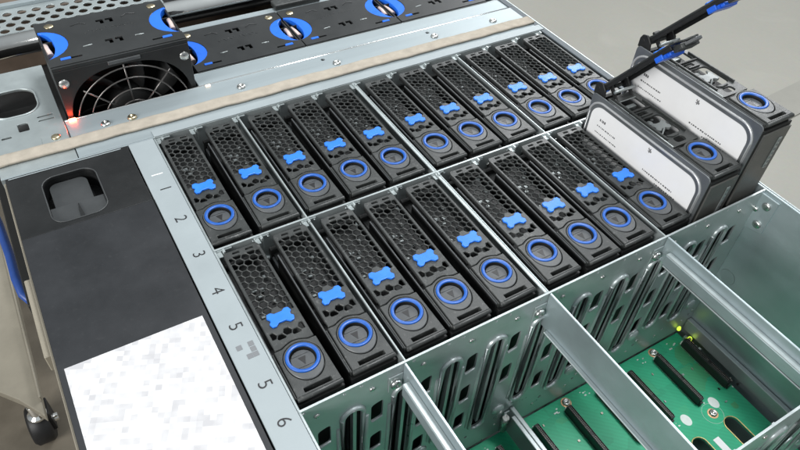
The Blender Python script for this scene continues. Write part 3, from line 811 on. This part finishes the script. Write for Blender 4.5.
def make_fan(label, x0, y0, ztop, group):
    t = thing('fan_module', label, 'cooling fan', (x0 + FW / 2, y0 + 30, ztop - 92), group)
    hx, Z = FW / 2, 92
    # the top sheet with half round hand holes at both ends and stamped slots
    m = MB()
    R = 19.7; yc = 0.5
    outer = [(hx, -28), (hx, yc - R)]
    outer = [(-hx, -28.4), (hx, -28.4), (hx, yc - R + .6)]
    for k in range(13):
        a = -PI / 2 + PI * k / 12; outer.append((hx + 3.2 - (R) * math.cos(a) if False else hx + 3.2 - R * math.cos(a), yc + R * math.sin(a)))
    outer = [p for p in outer if p[0] <= hx + .01]
    outer += [(hx, yc + R - .6), (hx, 31.5), (-hx, 31.5), (-hx, yc + R - .6)]
    left = []
    for k in range(13):
        a = PI / 2 - PI * k / 12; left.append((-hx - 3.2 + R * math.cos(a), yc + R * math.sin(a)))
    outer += [p for p in left if p[0] >= -hx - .01] + [(-hx, yc - R + .6)]
    holes = []
    for (cx, cy) in ((-2.5, 17.5), (3.8, 17.5), (-3, -11), (3.6, -11)):
        holes.append([(cx - 2.6, cy + 3), (cx + 2.2, cy + 3), (cx + 2.2, cy - 3.2), (cx - .2, cy - 3.2), (cx - .2, cy + .2), (cx - 2.6, cy + .2)])
    holes.append(rect(-hx + 7.5, -hx + 21, -22.6, -20.6)); holes.append(rect(hx - 21, hx - 7.5, -22.6, -20.6))
    m.plate(outer, holes, Z - 1.4, Z, FANTOP)
    for sx in (-1, 1):
        m.tube([(sx * 12, 16 + 2, Z + .05), (sx * 16, 21, Z + .05), (sx * 22, 19, Z + .05)], .5, FANTOP, 6)
        m.tube([(sx * 14, -11, Z + .05), (sx * 20, -11.5, Z + .05)], .5, LATCHM, 6)
    for i in range(-6, 7):
        if abs(i) > 0: m.tube([(i * 2.6, 6 + (i % 3), Z + .02), (i * 2.6 + 1.6, 5 + (i % 2) * 3, Z + .02)], .28, FANTOP, 5)
    m.box(-hx, hx, -29.9, -28.5, Z - 3.2, Z - .6, FANTOP)
    m.build('top_sheet', t, .25)
    # front face with the grille opening
    f = MB()
    op = []
    for k in range(48):
        a = 2 * PI * k / 48; c, s_ = math.cos(a), math.sin(a)
        e = 2 / 2.5
        op.append((41.2 * math.copysign(abs(c) ** e, c), 43 + 41 * math.copysign(abs(s_) ** e, s_)))
    slot = rect(-9.5, 11, 87.2, 88.6)
    f.plate(rect(-hx, hx, 0, Z - 3.4), [op], -30, -28.4, FANB, 'xz')
    f.box(-10, 11, -30.8, -30.05, 85.6, 88.2, BUTTON)
    for sx in (-1, 1):
        f.box(sx * hx - (1.4 if sx > 0 else 0), sx * hx + (0 if sx > 0 else 1.4), -28.3, 31.5, 0, Z - 1.5, FANB)
    f.box(-hx + 1.5, hx - 1.5, 30, 31.5, 0, Z - 1.5, FANB)
    f.box(-hx + 1.5, hx - 1.5, -28.3, 29.9, 0, 1.4, FANB)
    f.box(-hx + 1.5, hx - 1.5, 6, 7, 1.5, Z - 1.6, DARK)
    f.build('housing', t, .25)
    # grille wires and hub
    g = MB()
    for r in (12, 21, 30, 38.5):
        g.tube([(r * math.cos(2 * PI * k / 48), -30.2, 43 + r * math.sin(2 * PI * k / 48)) for k in range(48)], .55, WIRE, 6, True)
    for i in range(8):
        a = PI / 2 + i * PI / 4 + .02
        g.tube([(11 * math.cos(a), -30.2, 43 + 11 * math.sin(a)), (41 * math.cos(a), -30.0, 43 + 41 * math.sin(a))], .6, WIRE, 6)
    g.build('grille', t)
    b = MB()
    b.lathe((0, -20, 43), [(15, 18), (15, 0), (13, -2), (.01, -2)], BLACKR, 28, 'y')
    for i in range(7):
        a0 = i * 2 * PI / 7
        pts = []
        vs = []
        for j in range(5):
            r = 14.5 + j * 6
            for dy, da in ((-2, 0), (9, .42)):
                a = a0 + da + j * .09; vs.append(b.bm.verts.new((r * math.cos(a), -16 + dy, 43 + r * math.sin(a))))
        fs = [b.bm.faces.new((vs[2 * j], vs[2 * j + 1], vs[2 * j + 3], vs[2 * j + 2])) for j in range(4)]
        b._paint(fs, BLACKR, True)
    rot = b.build('rotor', t)
    sm = rot.modifiers.new('thick', 'SOLIDIFY'); sm.thickness = .8 * S
    # blue grips and small parts
    for sx in (-1, 1):
        g = MB()
        g.prism(lune(-sx * hx, yc, 19.2, -3.2, 16.6, sx), Z - 5.2, Z - .3, GRIP)
        gp = g.build('grip', t, .5, 2)
        p = MB(); p.tube([(-sx * (hx - 2.0), yc + 5.5, Z - 4), (-sx * (hx - 2.6), yc - 1, Z - 2.5), (-sx * (hx - 3.2), yc - 8.5, Z - 4)], [2.2, 1.5, 2.4], PIN, 10); p.build('rubber_pin', t)
        q = MB(); q.box(-sx * hx + (7.6 if sx > 0 else -14), -sx * hx + (14 if sx > 0 else -7.6), -22.9, -20.4, Z - 1, Z + .5, GRIP); q.build('slide_tab', t, .3)
        w = MB(); w.lathe((-sx * (hx - 9), 24.5, Z), [(3.2, 0), (3.0, .4), (.01, .5)], BRASS, 18); w.build('screw', t)
        w = MB(); w.lathe((-sx * (hx - 4.5 - (0 if sx > 0 else -.4)), -30, Z - 12.4), [(3.3, 0), (3.1, -.6), (.01, -.7)], SCREW, 18, 'y'); w.build('rivet', t)
    return t
f1 = make_fan('raised black cooling fan with front grille showing and a red light below', -56, 134, 38, 'cooling fans behind the cross bar')
def seated_fan(label, x0):
    f = copy_tree(f1); f['label'] = label; f.location = Vector((x0 + FW / 2, 149.5 + 30, -92)) * S; return f
seated_fan('seated black cooling fan right beside the raised one', 38.4)
seated_fan('seated black cooling fan in the middle, with round blue grips at both ends', 126.8)
seated_fan('seated black cooling fan nearest the right side wall', 215.4)

# ------------------------------------------------------------------ trolley, cable, floor
tr = thing('equipment_trolley', 'beige trolley frame with a black caster below the server', 'trolley', (-240, 500, -750))
m = MB()
m.prism([(-218, 372), (-246, 418), (-282, 462), (-420, 520), (-420, 1300), (-214, 1300)], 100, 116, BEIGE)
m.box(-219, -216, 400, 1300, 116.2, 128, BEIGE)
o = m.build('base_frame', tr, 1.5, 2, (240, -500, 0))
m = MB()
m.box(-95, 310, -330, 300, 560, 583, BEIGE)
m.box(-90, -50, 600, 640, 117, 559, BEIGE)
m.box(20, 60, -300, -260, 0, 559, BEIGE); m.box(260, 300, -300, -260, 0, 559, BEIGE); m.box(260, 300, 240, 280, 0, 559, BEIGE)
m.build('support_frame', tr, 1.5, 2, (240, -500, 0))
m = MB()
m.lathe((-240, 424, 33), [(12, -15), (29, -15), (33, -11), (33, 11), (29, 15), (12, 15)], RUBBER, 32, 'x')
w = m.build('caster', tr, 0, 1, (240, -500, 0))
m = MB(); m.lathe((-236, 415, 66), [(14, 0), (14, 6), (8, 8), (8, 32)], CHROME, 20); m.tube([(-240, 424, 33), (-214, 424, 33)], 7, CHROME, 14); m.box(-226, -220, 408, 440, 24, 70, RUBBER); m.build('caster_stem', w, .5)

cb_ = thing('blue_cable', 'blue cable hanging along the left side of the server', 'cable', (-130, 200, -150))
m = MB(); m.tube([(-146, 300, -128), (-136, 240, -128), (-132.5, 205, -129), (-130.5, 166, -130), (-130.5, 140, -131), (-129, 124, -134), (-123, 114, -140), (-108, 110, -150)], 3.5, CABLE, 14)
m.build('cable', cb_, 0, 1, (130, -200, 150))

m = MB(); m.box(-6000, 9000, -6000, 9000, -770, -750, FLOOR)
fl = m.build('floor'); fl['kind'] = 'structure'

FL3 = mat('brown_floor_shade', (.15, .13, .10), .6, 0, .2, 12, .3, 300, .1)
m = MB(); m.box(-1800, -60, -1500, 1600, -749.9, -745.5, FL3); fm = m.build('floor_shade_sheet'); fm['kind'] = 'structure'  # shade under the trolley, put in as a dark brown sheet
FL2 = mat('darker_floor_tone', (.33, .32, .285), .45, 0, .1, 6)
m = MB(); m.prism([(1350, 500), (2300, 560), (2300, 470), (1350, 400)], -749.9, -746, FL2); fs = m.build('floor_band'); fs['kind'] = 'structure'  # floor band a little darker than the floor around it

# ------------------------------------------------------------------ light
w = bpy.data.worlds.new('World'); scene.world = w; w.use_nodes = True
bg = w.node_tree.nodes['Background']; wn_, wl_ = w.node_tree.nodes, w.node_tree.links
tcw = wn_.new('ShaderNodeTexCoord'); sx_ = wn_.new('ShaderNodeSeparateXYZ'); wl_.new(tcw.outputs['Generated'], sx_.inputs[0])
rw = wn_.new('ShaderNodeValToRGB'); mrw = wn_.new('ShaderNodeMapRange'); mrw.inputs['From Min'].default_value = -1
wl_.new(sx_.outputs['Z'], mrw.inputs['Value']); wl_.new(mrw.outputs['Result'], rw.inputs['Fac'])
e = rw.color_ramp.elements
e[0].position = 0; e[0].color = (.20, .19, .17, 1)
e[1].position = 1; e[1].color = (.86, .93, .95, 1)
q = e.new(.5); q.color = (.30, .315, .32, 1)
q = e.new(.75); q.color = (.60, .65, .67, 1)
wl_.new(rw.outputs['Color'], bg.inputs['Color']); bg.inputs['Strength'].default_value = .6
def area(name, loc, target, sx, sy, power, col=(1, 1, 1)):
    L = bpy.data.lights.new(name, 'AREA'); L.shape = 'RECTANGLE'; L.size = sx; L.size_y = sy; L.energy = power; L.color = col
    o = bpy.data.objects.new(name, L); COL.objects.link(o); o.location = loc
    o.rotation_euler = (Vector(target) - Vector(loc)).to_track_quat('-Z', 'Y').to_euler()
    return o
area('area_lamp', (-2.0, -.75, 1.0), (.1, -.05, 0), 1.3, .8, 58, (1, .99, .97))  # added low fill from the left, brightens the upright faces
area('area_lamp', (.75, .05, 2.2), (.1, -.1, 0), 1.0, .35, 46, (.97, .99, 1))  # overhead ceiling lamp
area('area_lamp', (2.4, 1.5, 1.6), (.3, 0, 0), 1.6, 1.0, 50, (.98, .99, 1))  # added soft light out of view, gives the right-hand caps their sheen

# ------------------------------------------------------------------ camera
cam = bpy.data.cameras.new('camera'); co = bpy.data.objects.new('camera', cam); COL.objects.link(co)
R = ((.8593117, -.5088288, .0517361), (-.3298981, -.6287316, -.7041759), (.3908331, .5880390, -.7081381))
right, down, fwd = (Vector(r) for r in R)
M = Matrix((right, -down, -fwd)).transposed().to_4x4()
M.translation = Vector((-64.6013, -289.641, 280.3502)) * S
co.matrix_world = M
cam.sensor_width = 36; cam.lens = 36 * 671.3141 / 800
cam.clip_start = .01; cam.clip_end = 100
scene.camera = co
scene.view_settings.view_transform = 'Standard'; scene.view_settings.look = 'None'
scene.view_settings.exposure = 0; scene.view_settings.gamma = 1
